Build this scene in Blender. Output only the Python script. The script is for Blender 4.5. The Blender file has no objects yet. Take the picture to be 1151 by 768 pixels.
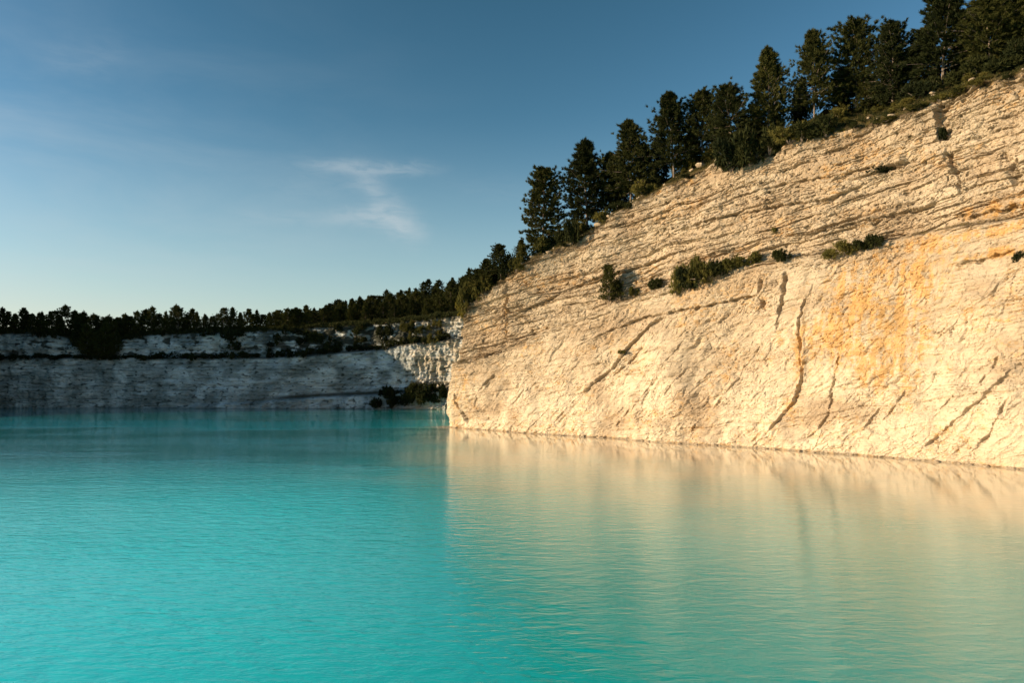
import bpy, math, random
import numpy as np
from mathutils import Vector

SC = bpy.context.scene
COL = SC.collection
R = math.radians

# ------------------------------------------------------------ camera
CAMZ, FPX, PITCH = 10.0, 800.0, math.atan2(48.0, 800.0)
cam_d = bpy.data.cameras.new('camera'); cam = bpy.data.objects.new('camera', cam_d); COL.objects.link(cam)
cam_d.sensor_width = 36; cam_d.lens = FPX/1151*36; cam_d.clip_end = 12000; cam_d.clip_start = .1
cam.location = (0, 0, CAMZ); cam.rotation_euler = (R(90)+PITCH, 0, 0)
SC.camera = cam

# ------------------------------------------------------------ sun and sky
SUN_AZ, SUN_EL = R(10), R(12.5)        # light travels towards (cos az, sin az) and down
d_sun = Vector((math.cos(SUN_AZ)*math.cos(SUN_EL), math.sin(SUN_AZ)*math.cos(SUN_EL), -math.sin(SUN_EL)))
sl = bpy.data.lights.new('sun', 'SUN'); sl.energy = 5.0; sl.angle = R(.5); sl.color = (1, .76, .50)
so = bpy.data.objects.new('sun', sl); so.rotation_euler = d_sun.to_track_quat('-Z', 'Y').to_euler(); COL.objects.link(so)
SC.view_settings.view_transform = 'Standard'; SC.view_settings.look = 'None'
SC.view_settings.exposure = 0.75; SC.view_settings.gamma = 1.0

class NT:
    """tiny node helper"""
    def __init__(s, tree): s.t = tree; tree.nodes.clear()
    def n(s, typ, ins=None, **kw):
        nd = s.t.nodes.new(typ)
        for k, v in kw.items(): setattr(nd, k, v)
        for k, v in (ins or {}).items():
            if isinstance(v, bpy.types.NodeSocket): s.t.links.new(v, nd.inputs[k])
            else: nd.inputs[k].default_value = v
        return nd
    def math(s, op, a, b=0.0, clamp=False):
        return s.n('ShaderNodeMath', {0: a, 1: b}, operation=op, use_clamp=clamp).outputs[0]
    def noise(s, vec, scale, detail=4, rough=.55, dist=0, out='Fac'):
        return s.n('ShaderNodeTexNoise', {'Vector': vec, 'Scale': scale, 'Detail': detail, 'Roughness': rough, 'Distortion': dist}).outputs[out]
    def mapv(s, vec, scale=(1, 1, 1), loc=(0, 0, 0), rot=(0, 0, 0)):
        return s.n('ShaderNodeMapping', {'Vector': vec, 'Scale': scale, 'Location': loc, 'Rotation': rot}).outputs[0]
    def ramp(s, fac, stops):
        nd = s.n('ShaderNodeValToRGB', {'Fac': fac}); e = nd.color_ramp.elements
        while len(e) < len(stops): e.new(.5)
        for el, (p, c) in zip(e, stops):
            el.position = p; el.color = (c, c, c, 1) if isinstance(c, (int, float)) else (*c, 1)
        return nd.outputs[0]
    def sstep(s, x, a, b):
        return s.n('ShaderNodeMapRange', {'Value': x, 'From Min': a, 'From Max': b}, interpolation_type='SMOOTHSTEP').outputs[0]
    def mix(s, fac, a, b, mode='MIX'):
        nd = s.n('ShaderNodeMix', data_type='RGBA', blend_type=mode)
        for i, v in ((0, fac), (6, a), (7, b)):
            if isinstance(v, bpy.types.NodeSocket): s.t.links.new(v, nd.inputs[i])
            else: nd.inputs[i].default_value = (*v, 1) if isinstance(v, tuple) and len(v) == 3 else v
        return nd.outputs[2]

world = bpy.data.worlds.new('World'); SC.world = world; world.use_nodes = True
W = NT(world.node_tree)
sky = W.n('ShaderNodeTexSky', sky_type='NISHITA', sun_disc=False, sun_elevation=SUN_EL,
          sun_rotation=math.atan2(-math.cos(SUN_AZ), -math.sin(SUN_AZ)), altitude=300, air_density=1.15, dust_density=.12, ozone_density=2.6)
tc = W.n('ShaderNodeTexCoord').outputs['Generated']
# wispy cirrus, fixed to the heavens by direction
def dir_of(u, v):
    c, s_ = math.cos(PITCH), math.sin(PITCH)
    x, a, b = u-575.5, 384-v, FPX
    return Vector((x, b*c - a*s_, b*s_ + a*c)).normalized()
sep = W.n('ShaderNodeSeparateXYZ', {0: tc})
az = W.math('ARCTAN2', sep.outputs[0], sep.outputs[1])
el = W.math('ARCSINE', sep.outputs[2])
def angs(u, v):
    d = dir_of(u, v); return math.atan2(d.x, d.y), math.asin(d.z)
def wisp(u0, v0, u1, v1, half, seed, stretch=1.0):
    """soft feathered streak from one sky direction to another"""
    (a0, e0), (a1, e1) = angs(u0, v0), angs(u1, v1)
    L = math.hypot(a1-a0, e1-e0); ca, sa = (a1-a0)/L, (e1-e0)/L
    da, de = W.math('SUBTRACT', az, a0), W.math('SUBTRACT', el, e0)
    t = W.math('DIVIDE', W.math('ADD', W.math('MULTIPLY', da, ca), W.math('MULTIPLY', de, sa)), L)
    nv = W.n('ShaderNodeCombineXYZ', {0: az, 1: el, 2: seed}).outputs[0]
    wob = W.noise(nv, 22, 3)
    w = W.math('SUBTRACT', W.math('MULTIPLY', de, ca), W.math('MULTIPLY', da, sa))
    w = W.math('ADD', w, W.math('MULTIPLY', W.math('SUBTRACT', wob, .5), half*1.6))
    w = W.math('DIVIDE', w, half)
    g = W.math('POWER', 2.718, W.math('MULTIPLY', W.math('MULTIPLY', w, w), -1.0))
    ends = W.math('MULTIPLY', W.sstep(t, -.05, .5), W.sstep(t, 1.25, .75))
    fine = W.noise(W.mapv(nv, (14*stretch, 55, 1), rot=(0, 0, 0)), 1.6, 6, .62, .6)
    return W.math('MULTIPLY', W.math('MULTIPLY', g, ends), W.sstep(fine, .2, .66))
cl = wisp(305, 183, 478, 189, .0085, 1.3)
for a, k_ in (((385, 190, 430, 214, .016, 4.1), .7), ((400, 205, 470, 266, .020, 2.9), .9), ((335, 247, 450, 238, .012, 7.7), .85), ((380, 236, 468, 262, .013, 9.2), .8), ((240, 241, 360, 247, .010, 5.5), .35), ((270, 214, 420, 205, .018, 6.1), .25), ((470, 205, 600, 215, .02, 3.3), .12), ((20, 70, 140, 62, .02, 8.8), .2)):
    cl = W.math('ADD', cl, W.math('MULTIPLY', wisp(*a), k_))
veilv = W.n('ShaderNodeCombineXYZ', {0: az, 1: W.math('MULTIPLY', el, 3.5), 2: .4}).outputs[0]
veil = W.math('MULTIPLY', W.math('MULTIPLY', W.sstep(W.noise(veilv, 2.6, 5, .6, .5), .3, .8), W.math('MULTIPLY', W.sstep(az, .05, -.75), W.sstep(el, .62, .12))), .36)
cl = W.math('ADD', W.math('MULTIPLY', cl, .34), veil, True)
sc3 = W.n('ShaderNodeSeparateColor', {0: sky.outputs[0]})
def grade(ch, gain, gam):            # the photograph's deeper blue: a steeper film curve on the sky's own radiance
    return W.math('MINIMUM', W.math('MULTIPLY', W.math('POWER', W.math('MULTIPLY', sc3.outputs[ch], .1), gam), gain), 1.3)
graded = W.n('ShaderNodeCombineColor', {0: grade(0, 7.4, 1.95), 1: grade(1, 3.45, 1.6), 2: grade(2, 3.38, 1.8)}).outputs[0]
skc = W.mix(W.math('MULTIPLY', W.sstep(el, .38, -.02), .62), graded, (.47, .615, .655))      # low haze
skc = W.mix(cl, skc, (.60, .66, .69))
skc = W.mix(1.0, skc, (10., 10., 10.), 'MULTIPLY')
bg = W.n('ShaderNodeBackground', {'Color': skc, 'Strength': .058})
W.n('ShaderNodeOutputWorld', {'Surface': bg.outputs[0]})

# ------------------------------------------------------------ photo <-> place helpers (the photograph's own pinhole)
cp, sp_ = math.cos(PITCH), math.sin(PITCH)
def project(P):
    x, y, z = P[..., 0], P[..., 1], P[..., 2]-CAMZ
    d = y*cp + z*sp_; up = -y*sp_ + z*cp
    d = np.where(d < 1, 1, d)
    return 575.5 + FPX*x/d, 384 - FPX*up/d
def ray(u, v):
    return np.array([u-575.5, FPX*cp-(384-v)*sp_, FPX*sp_+(384-v)*cp])
def water_pt(u, v):
    r = ray(u, v); t = -CAMZ/r[2]; return np.array([r[0]*t, r[1]*t])
def z_at(x, y, v):
    """height above water of the point over (x, y) that the photograph shows in row v"""
    k = (384-v)/FPX
    return CAMZ + y*(k*cp+sp_)/(cp-k*sp_)

# ------------------------------------------------------------ noise in numpy
def _h(ix, iy, seed):
    n = (ix.astype(np.int64)*374761393 + iy.astype(np.int64)*668265263 + seed*1274126177) & 0xffffffff
    n = ((n ^ (n >> 13))*1274126177) & 0xffffffff
    return ((n ^ (n >> 16)) & 0xffffff)/float(0xffffff)
def vn(x, y, seed=0):
    x0, y0 = np.floor(x), np.floor(y); fx, fy = x-x0, y-y0
    def g(i, j):
        a = _h(x0+i, y0+j, seed)*2*np.pi
        return np.cos(a)*(fx-i)+np.sin(a)*(fy-j)
    ux, uy = fx**3*(fx*(fx*6-15)+10), fy**3*(fy*(fy*6-15)+10)
    a = g(0, 0)*(1-ux)+g(1, 0)*ux; b = g(0, 1)*(1-ux)+g(1, 1)*ux
    return (a*(1-uy)+b*uy)*1.5
def fbm(x, y, o=4, seed=0, gain=.5):
    s = 0; a = 1.0; t = 0
    for k in range(o):
        s = s + a*vn(x*2**k+17*k, y*2**k+31*k, seed+k); t += a; a *= gain
    return s/t*1.4
def voro(x, y, seed=0, jit=.9):
    x0, y0 = np.floor(x), np.floor(y)
    f1 = np.full(x.shape, 9.); f2 = np.full(x.shape, 9.); cid = np.zeros(x.shape)
    for i in (-1, 0, 1):
        for j in (-1, 0, 1):
            cx, cy = x0+i, y0+j
            px = cx+.5+jit*(_h(cx, cy, seed)-.5); py = cy+.5+jit*(_h(cx, cy, seed+9)-.5)
            d = np.hypot(px-x, py-y); c = _h(cx, cy, seed+5)
            m = d < f1
            f2 = np.where(m, f1, np.minimum(f2, d)); cid = np.where(m, c, cid); f1 = np.where(m, d, f1)
    return f1, f2, cid
def ss(x, a, b):
    t = np.clip((x-a)/(b-a), 0, 1); return t*t*(3-2*t)
def smooth(a, k):
    if k < 1: return a
    ker = np.exp(-.5*(np.arange(-3*k, 3*k+1)/k)**2); ker /= ker.sum()
    p = np.concatenate([np.repeat(a[:1], 3*k, 0), a, np.repeat(a[-1:], 3*k, 0)])
    return np.convolve(p, ker, 'valid')

# ------------------------------------------------------------ object helpers
def tag(o, label=None, cat=None, group=None, kind=None):
    for k, v in (('label', label), ('category', cat), ('group', group), ('kind', kind)):
        if v: o[k] = v
    return o
def mesh_np(name, V, F, mats, attrs=None, smooth_=True, link=True):
    me = bpy.data.meshes.new(name); V = np.ascontiguousarray(V, np.float32).reshape(-1, 3); F = np.ascontiguousarray(F, np.int32)
    n, k = F.shape
    me.vertices.add(len(V)); me.vertices.foreach_set('co', V.ravel())
    me.loops.add(n*k); me.loops.foreach_set('vertex_index', F.ravel())
    me.polygons.add(n); me.polygons.foreach_set('loop_start', np.arange(0, n*k, k, dtype=np.int32))
    me.polygons.foreach_set('loop_total', np.full(n, k, np.int32))
    me.polygons.foreach_set('use_smooth', np.full(n, smooth_, bool))
    for m in (mats if isinstance(mats, (list, tuple)) else [mats]): me.materials.append(m)
    for nm, arr in (attrs or {}).items():
        a = me.attributes.new(nm, 'FLOAT', 'POINT'); a.data.foreach_set('value', np.ascontiguousarray(arr, np.float32).ravel())
    me.update(calc_edges=True)
    if not link: return me
    o = bpy.data.objects.new(name, me); COL.objects.link(o); return o
def grid_faces(nr, nc):
    i = np.arange(nr*nc).reshape(nr, nc)
    return np.stack([i[:-1, :-1], i[:-1, 1:], i[1:, 1:], i[1:, :-1]], -1).reshape(-1, 4)

# ------------------------------------------------------------ materials
def new_mat(name):
    m = bpy.data.materials.new(name); m.use_nodes = True; return m, NT(m.node_tree)
def rock_material(name, base, warm, pale, stain_sun, soil_shade):
    m, T = new_mat(name)
    P = T.n('ShaderNodeTexCoord').outputs['Object']
    att = lambda a: T.n('ShaderNodeAttribute', attribute_name=a).outputs['Fac']
    big = T.noise(T.mapv(P, (1, 1, 1.6)), .11, 5, .6)
    mid = T.noise(T.mapv(P, (1, 1, 1.8)), .9, 6, .65, .3)
    fine = T.noise(P, 5.5, 5, .7)
    warp = T.n('ShaderNodeVectorMath', {0: P, 1: T.n('ShaderNodeVectorMath', {0: T.noise(P, .25, 4, .6, 0, 'Color'), 1: (1.4, 1.4, 1.4)}, operation='MULTIPLY').outputs[0]}, operation='ADD').outputs[0]
    strata = T.noise(T.mapv(warp, (.05, .05, 2.3)), 1.0, 6, .75)
    strata2 = T.noise(T.mapv(warp, (.15, .15, 6.5)), 1.0, 4, .6)
    c = T.mix(T.sstep(big, .35, .65), base, warm)
    c = T.mix(T.math('MULTIPLY', att('pale'), .8), c, pale)
    c = T.mix(T.math('MULTIPLY', T.sstep(strata, .42, .62), T.math('SUBTRACT', .42, T.math('MULTIPLY', att('pale'), .3))), c, tuple(x*.66 for x in warm))
    c = T.mix(T.math('MULTIPLY', T.sstep(strata2, .52, .68), .3), c, tuple(x*.6 for x in base))
    c = T.mix(T.math('MULTIPLY', T.sstep(mid, .52, .72), .34), c, tuple(x*.62 for x in warm))
    c = T.mix(T.math('MULTIPLY', T.sstep(fine, .55, .75), .35), c, tuple(x*.6 for x in base))
    c = T.mix(T.math('MULTIPLY', T.sstep(fine, .42, .25), .3), c, tuple(min(.85, x*1.25) for x in base))
    sm = T.math('ADD', att('stain_sun'), T.math('MULTIPLY', T.math('SUBTRACT', mid, .5), 2.2))
    sm = T.math('ADD', sm, T.math('MULTIPLY', T.math('SUBTRACT', fine, .5), 1.1))
    c = T.mix(T.math('MULTIPLY', T.math('MULTIPLY', T.sstep(sm, .2, .85), T.sstep(att('stain_sun'), .02, .2)), .68), c, stain_sun)
    c = T.mix(T.math('MULTIPLY', att('soil_shade'), T.sstep(T.math('ADD', fine, T.math('MULTIPLY', att('soil_shade'), .5)), .35, .8)), c, soil_shade)
    b = T.n('ShaderNodeBump', {'Strength': 1.0, 'Distance': .38, 'Height': T.math('ADD', T.math('ADD', T.math('MULTIPLY', fine, .5), T.math('MULTIPLY', T.noise(P, 15, 3, .6), .16)), T.math('ADD', T.math('MULTIPLY', mid, .3), T.math('MULTIPLY', strata2, .35)))})
    p = T.n('ShaderNodeBsdfPrincipled', {'Base Color': c, 'Roughness': .95, 'Specular IOR Level': .15, 'Normal': b.outputs[0]})
    T.n('ShaderNodeOutputMaterial', {'Surface': p.outputs[0]})
    return m
M_NEAR = rock_material('sunlit_marl', (.58, .485, .345), (.47, .36, .235), (.72, .62, .45), (.60, .33, .085), (.07, .048, .025))
M_FAR = rock_material('grey_chalk', (.46, .50, .49), (.24, .265, .245), (.74, .78, .76), (.50, .40, .26), (.028, .03, .018))

def ground_material():
    m, T = new_mat('dry_grass_soil')
    P = T.n('ShaderNodeTexCoord').outputs['Object']
    a, b = T.noise(P, .35, 5, .6), T.noise(P, 3.0, 5, .7)
    c = T.mix(T.sstep(a, .4, .6), (.045, .045, .018), (.10, .075, .035))
    c = T.mix(T.sstep(b, .55, .7), c, (.15, .12, .06))
    bp = T.n('ShaderNodeBump', {'Strength': .8, 'Distance': .2, 'Height': b})
    p = T.n('ShaderNodeBsdfPrincipled', {'Base Color': c, 'Roughness': 1, 'Specular IOR Level': .1, 'Normal': bp.outputs[0]})
    T.n('ShaderNodeOutputMaterial', {'Surface': p.outputs[0]}); return m
M_GROUND = ground_material()

def leaf_material(name, dark, light, trans=.25):
    m, T = new_mat(name)
    oi = T.n('ShaderNodeObjectInfo').outputs['Random']
    P = T.n('ShaderNodeTexCoord').outputs['Object']
    n1 = T.noise(P, 1.3, 3, .6); n2 = T.noise(P, 9, 2, .5)
    f = T.math('ADD', T.math('MULTIPLY', n1, .6), T.math('ADD', T.math('MULTIPLY', n2, .5), T.math('MULTIPLY', oi, .35)))
    c = T.mix(T.sstep(f, .4, 1.0), dark, light)
    p = T.n('ShaderNodeBsdfPrincipled', {'Base Color': c, 'Roughness': .8, 'Specular IOR Level': .08})
    t = T.n('ShaderNodeBsdfTranslucent', {'Color': T.mix(.5, c, light)})
    mx = T.n('ShaderNodeMixShader', {0: trans, 1: p.outputs[0], 2: t.outputs[0]})
    T.n('ShaderNodeOutputMaterial', {'Surface': mx.outputs[0]}); return m
M_PINE = leaf_material('pine_needles', (.015, .022, .008), (.062, .064, .016), .10)
M_PINE_FAR = leaf_material('far_pine_needles', (.015, .022, .008), (.075, .078, .018), .08)
M_SHRUB = leaf_material('shrub_leaves', (.05, .055, .014), (.17, .15, .04))
M_SHRUB_D = leaf_material('dark_shrub_leaves', (.015, .022, .009), (.045, .05, .015))
M_GOLD = leaf_material('yellowing_leaves', (.10, .09, .015), (.24, .19, .03))
M_DRY = leaf_material('dry_grass_blades', (.10, .075, .025), (.26, .20, .08))
def bark_material():
    m, T = new_mat('pine_bark')
    P = T.n('ShaderNodeTexCoord').outputs['Object']
    n = T.noise(T.mapv(P, (8, 8, 1.5)), 1.5, 5, .65)
    c = T.mix(T.sstep(n, .35, .65), (.10, .075, .055), (.30, .24, .19))
    bp = T.n('ShaderNodeBump', {'Strength': .9, 'Distance': .04, 'Height': n})
    p = T.n('ShaderNodeBsdfPrincipled', {'Base Color': c, 'Roughness': .95, 'Normal': bp.outputs[0]})
    T.n('ShaderNodeOutputMaterial', {'Surface': p.outputs[0]}); return m
M_BARK = bark_material()

def water_material():
    m, T = new_mat('milky_turquoise_water')
    P = T.n('ShaderNodeNewGeometry').outputs['Position']
    # ripples: short crests lying across the view, broken up at several sizes
    w1 = T.noise(T.mapv(P, (1.0, 1.9, 1), rot=(0, 0, R(8))), .55, 3, .5, .4)
    w2 = T.noise(T.mapv(P, (.7, 2.0, 1), rot=(0, 0, R(-9))), 1.15, 3, .55, .5)
    w3 = T.noise(T.mapv(P, (1.0, 1.6, 1), rot=(0, 0, R(4))), 5.5, 3, .6, .3)
    # gusts: broad patches where the wind roughens the surface
    g1 = T.noise(T.mapv(P, (.55, 1.4, 1)), .022, 3, .5)
    sepp = T.n('ShaderNodeSeparateXYZ', {0: P})
    west = T.sstep(T.math('ADD', sepp.outputs[0], T.math('MULTIPLY', sepp.outputs[1], .10)), 10, -18)   # the open western water is windier
    yb = T.math('ADD', sepp.outputs[1], T.math('MULTIPLY', T.math('SUBTRACT', T.noise(T.mapv(P, (.5, 1, 1)), .05, 3), .5), 48))
    gust = T.math('MULTIPLY', T.sstep(yb, 155, 172), T.sstep(yb, 205, 188))
    calm = T.sstep(T.math('ADD', T.math('MULTIPLY', sepp.outputs[0], .75), T.math('MULTIPLY', sepp.outputs[1], .67)), 30, 96)   # sheltered water under the cliff
    amp = T.math('ADD', T.math('SUBTRACT', .17, T.math('MULTIPLY', calm, .156)), T.math('MULTIPLY', west, T.math('ADD', .06, T.math('MULTIPLY', T.sstep(g1, .42, .6), .22))))
    amp = T.math('ADD', amp, T.math('MULTIPLY', T.math('MULTIPLY', gust, west), 2.4))
    amp = T.math('ADD', amp, T.math('MULTIPLY', T.math('MULTIPLY', west, T.sstep(sepp.outputs[1], 45, 95)), T.math('MULTIPLY', T.sstep(T.noise(T.mapv(P, (.4, 1.2, 1)), .045, 4, .6), .50, .62), .30)))
    h = T.math('ADD', T.math('MULTIPLY', w1, .20), T.math('ADD', T.math('MULTIPLY', w2, .16), T.math('MULTIPLY', w3, .03)))
    b = T.n('ShaderNodeBump', {'Strength': 1.0, 'Distance': 1.0, 'Height': T.math('MULTIPLY', h, amp)})
    body = T.mix(west, T.mix(T.sstep(g1, .3, .7), (.001, .44, .40), (.001, .52, .48)), T.mix(T.sstep(g1, .3, .7), (.003, .78, .80), (.004, .88, .90)))
    body = T.mix(T.math('MULTIPLY', west, T.sstep(sepp.outputs[1], 52, 105)), body, (.001, .25, .26))   # body darkened farther out, painting in the far wall's dark reflection
    # the cliff's sandy reflection, painted into the body colour along its foot
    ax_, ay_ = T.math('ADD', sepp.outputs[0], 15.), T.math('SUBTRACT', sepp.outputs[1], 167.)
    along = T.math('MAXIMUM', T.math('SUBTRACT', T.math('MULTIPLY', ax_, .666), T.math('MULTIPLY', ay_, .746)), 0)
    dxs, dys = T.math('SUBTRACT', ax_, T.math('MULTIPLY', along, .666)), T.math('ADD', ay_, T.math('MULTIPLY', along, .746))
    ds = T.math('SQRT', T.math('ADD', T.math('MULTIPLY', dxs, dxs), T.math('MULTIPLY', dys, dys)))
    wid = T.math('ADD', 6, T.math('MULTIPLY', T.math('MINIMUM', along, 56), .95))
    refl_tint = T.math('ADD', T.math('DIVIDE', ds, wid), T.math('MULTIPLY', T.math('SUBTRACT', T.noise(P, .06, 4, .55), .5), .9))
    body = T.mix(T.math('MULTIPLY', T.sstep(refl_tint, 1.12, .12), .85), body, (.78, .60, .40))
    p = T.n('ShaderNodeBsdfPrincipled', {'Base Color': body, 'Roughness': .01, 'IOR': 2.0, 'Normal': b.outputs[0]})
    T.n('ShaderNodeOutputMaterial', {'Surface': p.outputs[0]}); return m
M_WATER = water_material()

# ------------------------------------------------------------ rock walls: a foot line, a crest line and land behind
def resample(ctrl, n_pts, weight=None):
    """ctrl: rows of numbers, first two the foot's x, y; returns the rows resampled along the foot"""
    ctrl = np.array(ctrl, float)
    s = np.concatenate([[0], np.cumsum(np.hypot(*(np.diff(ctrl[:, :2], axis=0).T)))])
    sf = np.linspace(0, s[-1], 4000)
    dense = np.stack([smooth(np.interp(sf, s, ctrl[:, k]), 22) for k in range(ctrl.shape[1])], 1)
    w = np.ones(4000) if weight is None else weight(dense)
    cw = np.cumsum(w); cw = (cw-cw[0])/(cw[-1]-cw[0])
    si = np.interp(np.linspace(0, 1, n_pts), cw, sf)
    return si, np.stack([np.interp(si, sf, dense[:, k]) for k in range(ctrl.shape[1])], 1)

def normals2(xy, k):
    dx, dy = np.gradient(xy[:, 0]), np.gradient(xy[:, 1])
    l = np.hypot(dx, dy); nx, ny = smooth(dy/l, k), smooth(-dx/l, k); l = np.hypot(nx, ny)
    return nx/l, ny/l

class Wall: pass
def face_grid(foot, crest, prof, nz, zlow=-2.0):
    """undisplaced face: foot (n,2), crest (n,3), prof(zf)->setback share"""
    zf = np.linspace(0, 1, nz)[:, None]
    Z = zlow + zf*(crest[None, :, 2]-zlow)
    w = prof(np.clip(Z/np.maximum(crest[None, :, 2], 1), 0, 1))
    X = foot[None, :, 0]*(1-w)+crest[None, :, 0]*w
    Y = foot[None, :, 1]*(1-w)+crest[None, :, 1]*w
    return X, Y, Z

def dist_poly(S, Z, pts):
    """distance to a polyline in wall metres and the share along it"""
    best = np.full(S.shape, 1e9); tt = np.zeros(S.shape); side = np.zeros(S.shape)
    n = len(pts)-1
    for i in range(n):
        (x0, y0), (x1, y1) = pts[i], pts[i+1]; L2 = (x1-x0)**2+(y1-y0)**2+1e-9
        t = np.clip(((S-x0)*(x1-x0)+(Z-y0)*(y1-y0))/L2, 0, 1)
        dx, dy = S-(x0+t*(x1-x0)), Z-(y0+t*(y1-y0)); d = np.hypot(dx, dy)
        m = d < best; best = np.where(m, d, best); tt = np.where(m, (i+t)/n, tt); side = np.where(m, dy, side)
    return best, tt, side

# ------------------------------------------------------------ the sunlit cliff on the right
CREST_UV = np.array([(500, 362), (512, 356), (520, 340), (540, 321), (560, 311), (575, 302), (600, 290), (650, 264), (700, 230), (740, 209),
                     (790, 184), (860, 160), (914, 144), (960, 140), (1003, 128), (1040, 113), (1070, 98), (1110, 90), (1151, 76), (1300, 30), (1500, -40)], float)
foot_uv = [(503, 480.5), (515, 481.5), (540, 483.3), (570, 485.5), (600, 487.5), (650, 491), (700, 494.3), (750, 497.8), (800, 501), (845, 504), (900, 507.8),
           (950, 511.3), (1000, 515.2), (1050, 519), (1100, 523.2), (1151, 528)]
INW = np.array([.746, .666])
rows = []
for x, y, z in ((12, 262, 36), (6, 240, 34), (-2, 215, 31), (-9, 193, 29), (-14.2, 177, 27.5)):
    rows.append((x, y, x+4, y+.5, z, .97, .2))
for u, v in foot_uv:
    a = water_pt(u, v)
    B = np.interp(u, [503, 515, 540, 570, 600, 650, 700], [1.5, 2.2, 4, 7.5, 10.5, 13.5, 15])
    ind = INW if u > 530 else np.array([.85, .52])
    c = a+ind*B
    uc = u
    for _ in range(6):
        z = z_at(c[0], c[1], np.interp(uc, CREST_UV[:, 0], CREST_UV[:, 1]))
        uc = float(project(np.array([c[0], c[1], z]))[0])
    rows.append((a[0], a[1], c[0], c[1], z, ind[0], ind[1]))
zl = rows[-1][4]
for x, y, z in ((80, 61, zl+1), (98, 38, zl), (110, 8, zl-1), (116, -45, zl-4)):
    rows.append((x, y, x+INW[0]*15, y+INW[1]*15, z, *INW))
def near_weight(d):
    u, _ = project(np.stack([d[:, 0], d[:, 1], np.zeros(len(d))], 1)); vis = (u > 500) & (u < 1230) & (d[:, 1] > 55)
    return np.where(vis, 1/np.maximum(d[:, 1], 30), .0012)
NC, NR = 1240, 640
S1, Cn = resample(rows, NC, near_weight)
_zf_near = ([0, .08, .3, .56, .8, 1], [0, .09, .32, .58, .80, 1])
Xn, Yn, Zn = face_grid(Cn[:, :2], Cn[:, 2:5], lambda z: np.interp(z, *_zf_near), NR)
nx, ny = normals2(Cn[:, :2], 14)
Sn = np.broadcast_to(S1[None, :], Zn.shape)
Un, Vn = project(np.stack([Xn, Yn, Zn], -1))
_uu, _vv = Un[::4, ::4].ravel(), Vn[::4, ::4].ravel(); _ss, _zz = Sn[::4, ::4].ravel(), Zn[::4, ::4].ravel()
_ok = (Yn[::4, ::4].ravel() > 40) & (_ss > S1[np.argmin(np.abs(Un[3]-503))]-1)
def near_sz(pts):
    out = []
    for u, v in pts:
        i = np.argmin(np.where(_ok, (_uu-u)**2+(_vv-v)**2, 1e12)); out.append((_ss[i], _zz[i]))
    return out

ledge = near_sz([(556, 397), (577, 387), (620, 371), (650, 360), (682, 346), (730, 327), (770, 319), (830, 299), (880, 291), (930, 285), (990, 272), (1050, 258), (1151, 246)])
ledge = [(ledge[0][0]-8, ledge[0][1]-2)]+ledge+[(ledge[-1][0]+60, ledge[-1][1]+6)]
Zl = np.interp(S1, [p[0] for p in ledge], [p[1] for p in ledge])[None, :]
warp = 1.1*fbm(Sn/24, Zn/16, 3, 5)+.35*fbm(Sn/5, Zn/4, 3, 6)
q = Zn-.155*Sn+warp
q = q+.9*fbm(q/5.5, Sn/60, 2, 7)+.25*fbm(q/1.7, Sn/30, 2, 8)
up = ss(Zn-Zl, -3.5, 2.5)
up2 = .35+.65*up
low = 1-up
disp = 1.6*fbm(Sn/17, Zn/30, 2, 11)+.55*fbm(Sn/6+.3*Zn/6, Zn/9, 3, 12)
# beds: irregular courses, each broken sideways into blocks
def beds(th, seed, lat):
    qq = q/th; k = np.floor(qq); f = qq-k
    a = _h(k, np.floor(Sn*0), seed)-.5
    b = fbm(Sn/lat+k*7.3, k*3.1, 2, seed+3)
    notch = np.exp(-((f-.04)/.09)**2)+np.exp(-((f-.98)/.06)**2)
    return a*.55+b*.45, notch, k
a1, n1, k1 = beds(1.55, 21, 7.); a2, n2, k2 = beds(.52, 31, 3.)
mk = ss(fbm(Sn/7, q/2.2, 3, 41), -.02, .35); mk2 = ss(fbm(Sn/4, q/1.6, 3, 43), .05, .4)
disp += up2*(.75*a1-.62*n1*mk+.34*a2*mk2-.36*n2*mk2)
rlump = fbm(Sn/2.3, q/1.1, 5, 51); disp += .16*up2*rlump
gw = .35*fbm(Sn/1.2, Zn/1.2, 3, 52)
pmk = ss(fbm(Sn/10, Zn/6, 3, 58), -.25, .3)
slab = ss(fbm(Sn/13+.5*Zn/13, Zn/8-.4*Sn/13, 3, 59), -.12, .22)      # rough ground between smoother slabs
for sc_, am_, sd_ in ((3.9, .50, 53), (1.5, .30, 54), (.65, .17, 55), (.33, .10, 56)):      # broken faces: planar facets meeting in creases
    g1_, g2_, c_ = voro(Sn/sc_+gw, (q*up2*1.9+(1-up2)*(Zn*1.25-.45*Sn))/sc_+gw, sd_)
    tilt = (c_-.5)
    disp += am_*(.10+.90*np.clip(up*.65+pmk*.6*slab, 0, 1))*(.62*tilt-.75*g1_*g1_-.42*np.exp(-((g2_-g1_)/.07)**2)*ss(fbm(Sn/6, Zn/4, 2, sd_+7), -.2, .35))
f1, f2, cid = voro(Sn/2.4+.25*vn(Sn, Zn, 3), q/1.15, 61); e = f2-f1
blk = ss(fbm(Sn/11, Zn/8, 2, 62), -.2, .3)
disp += blk*up2*(.42*(cid-.5)-.22*np.exp(-(e/.10)**2))
f1, f2, cid = voro(Sn/.85, q/.5, 71); e = f2-f1
disp += up2*(.17*(cid-.5)-.09*np.exp(-(e/.13)**2))*(.4+.6*mk)
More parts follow.
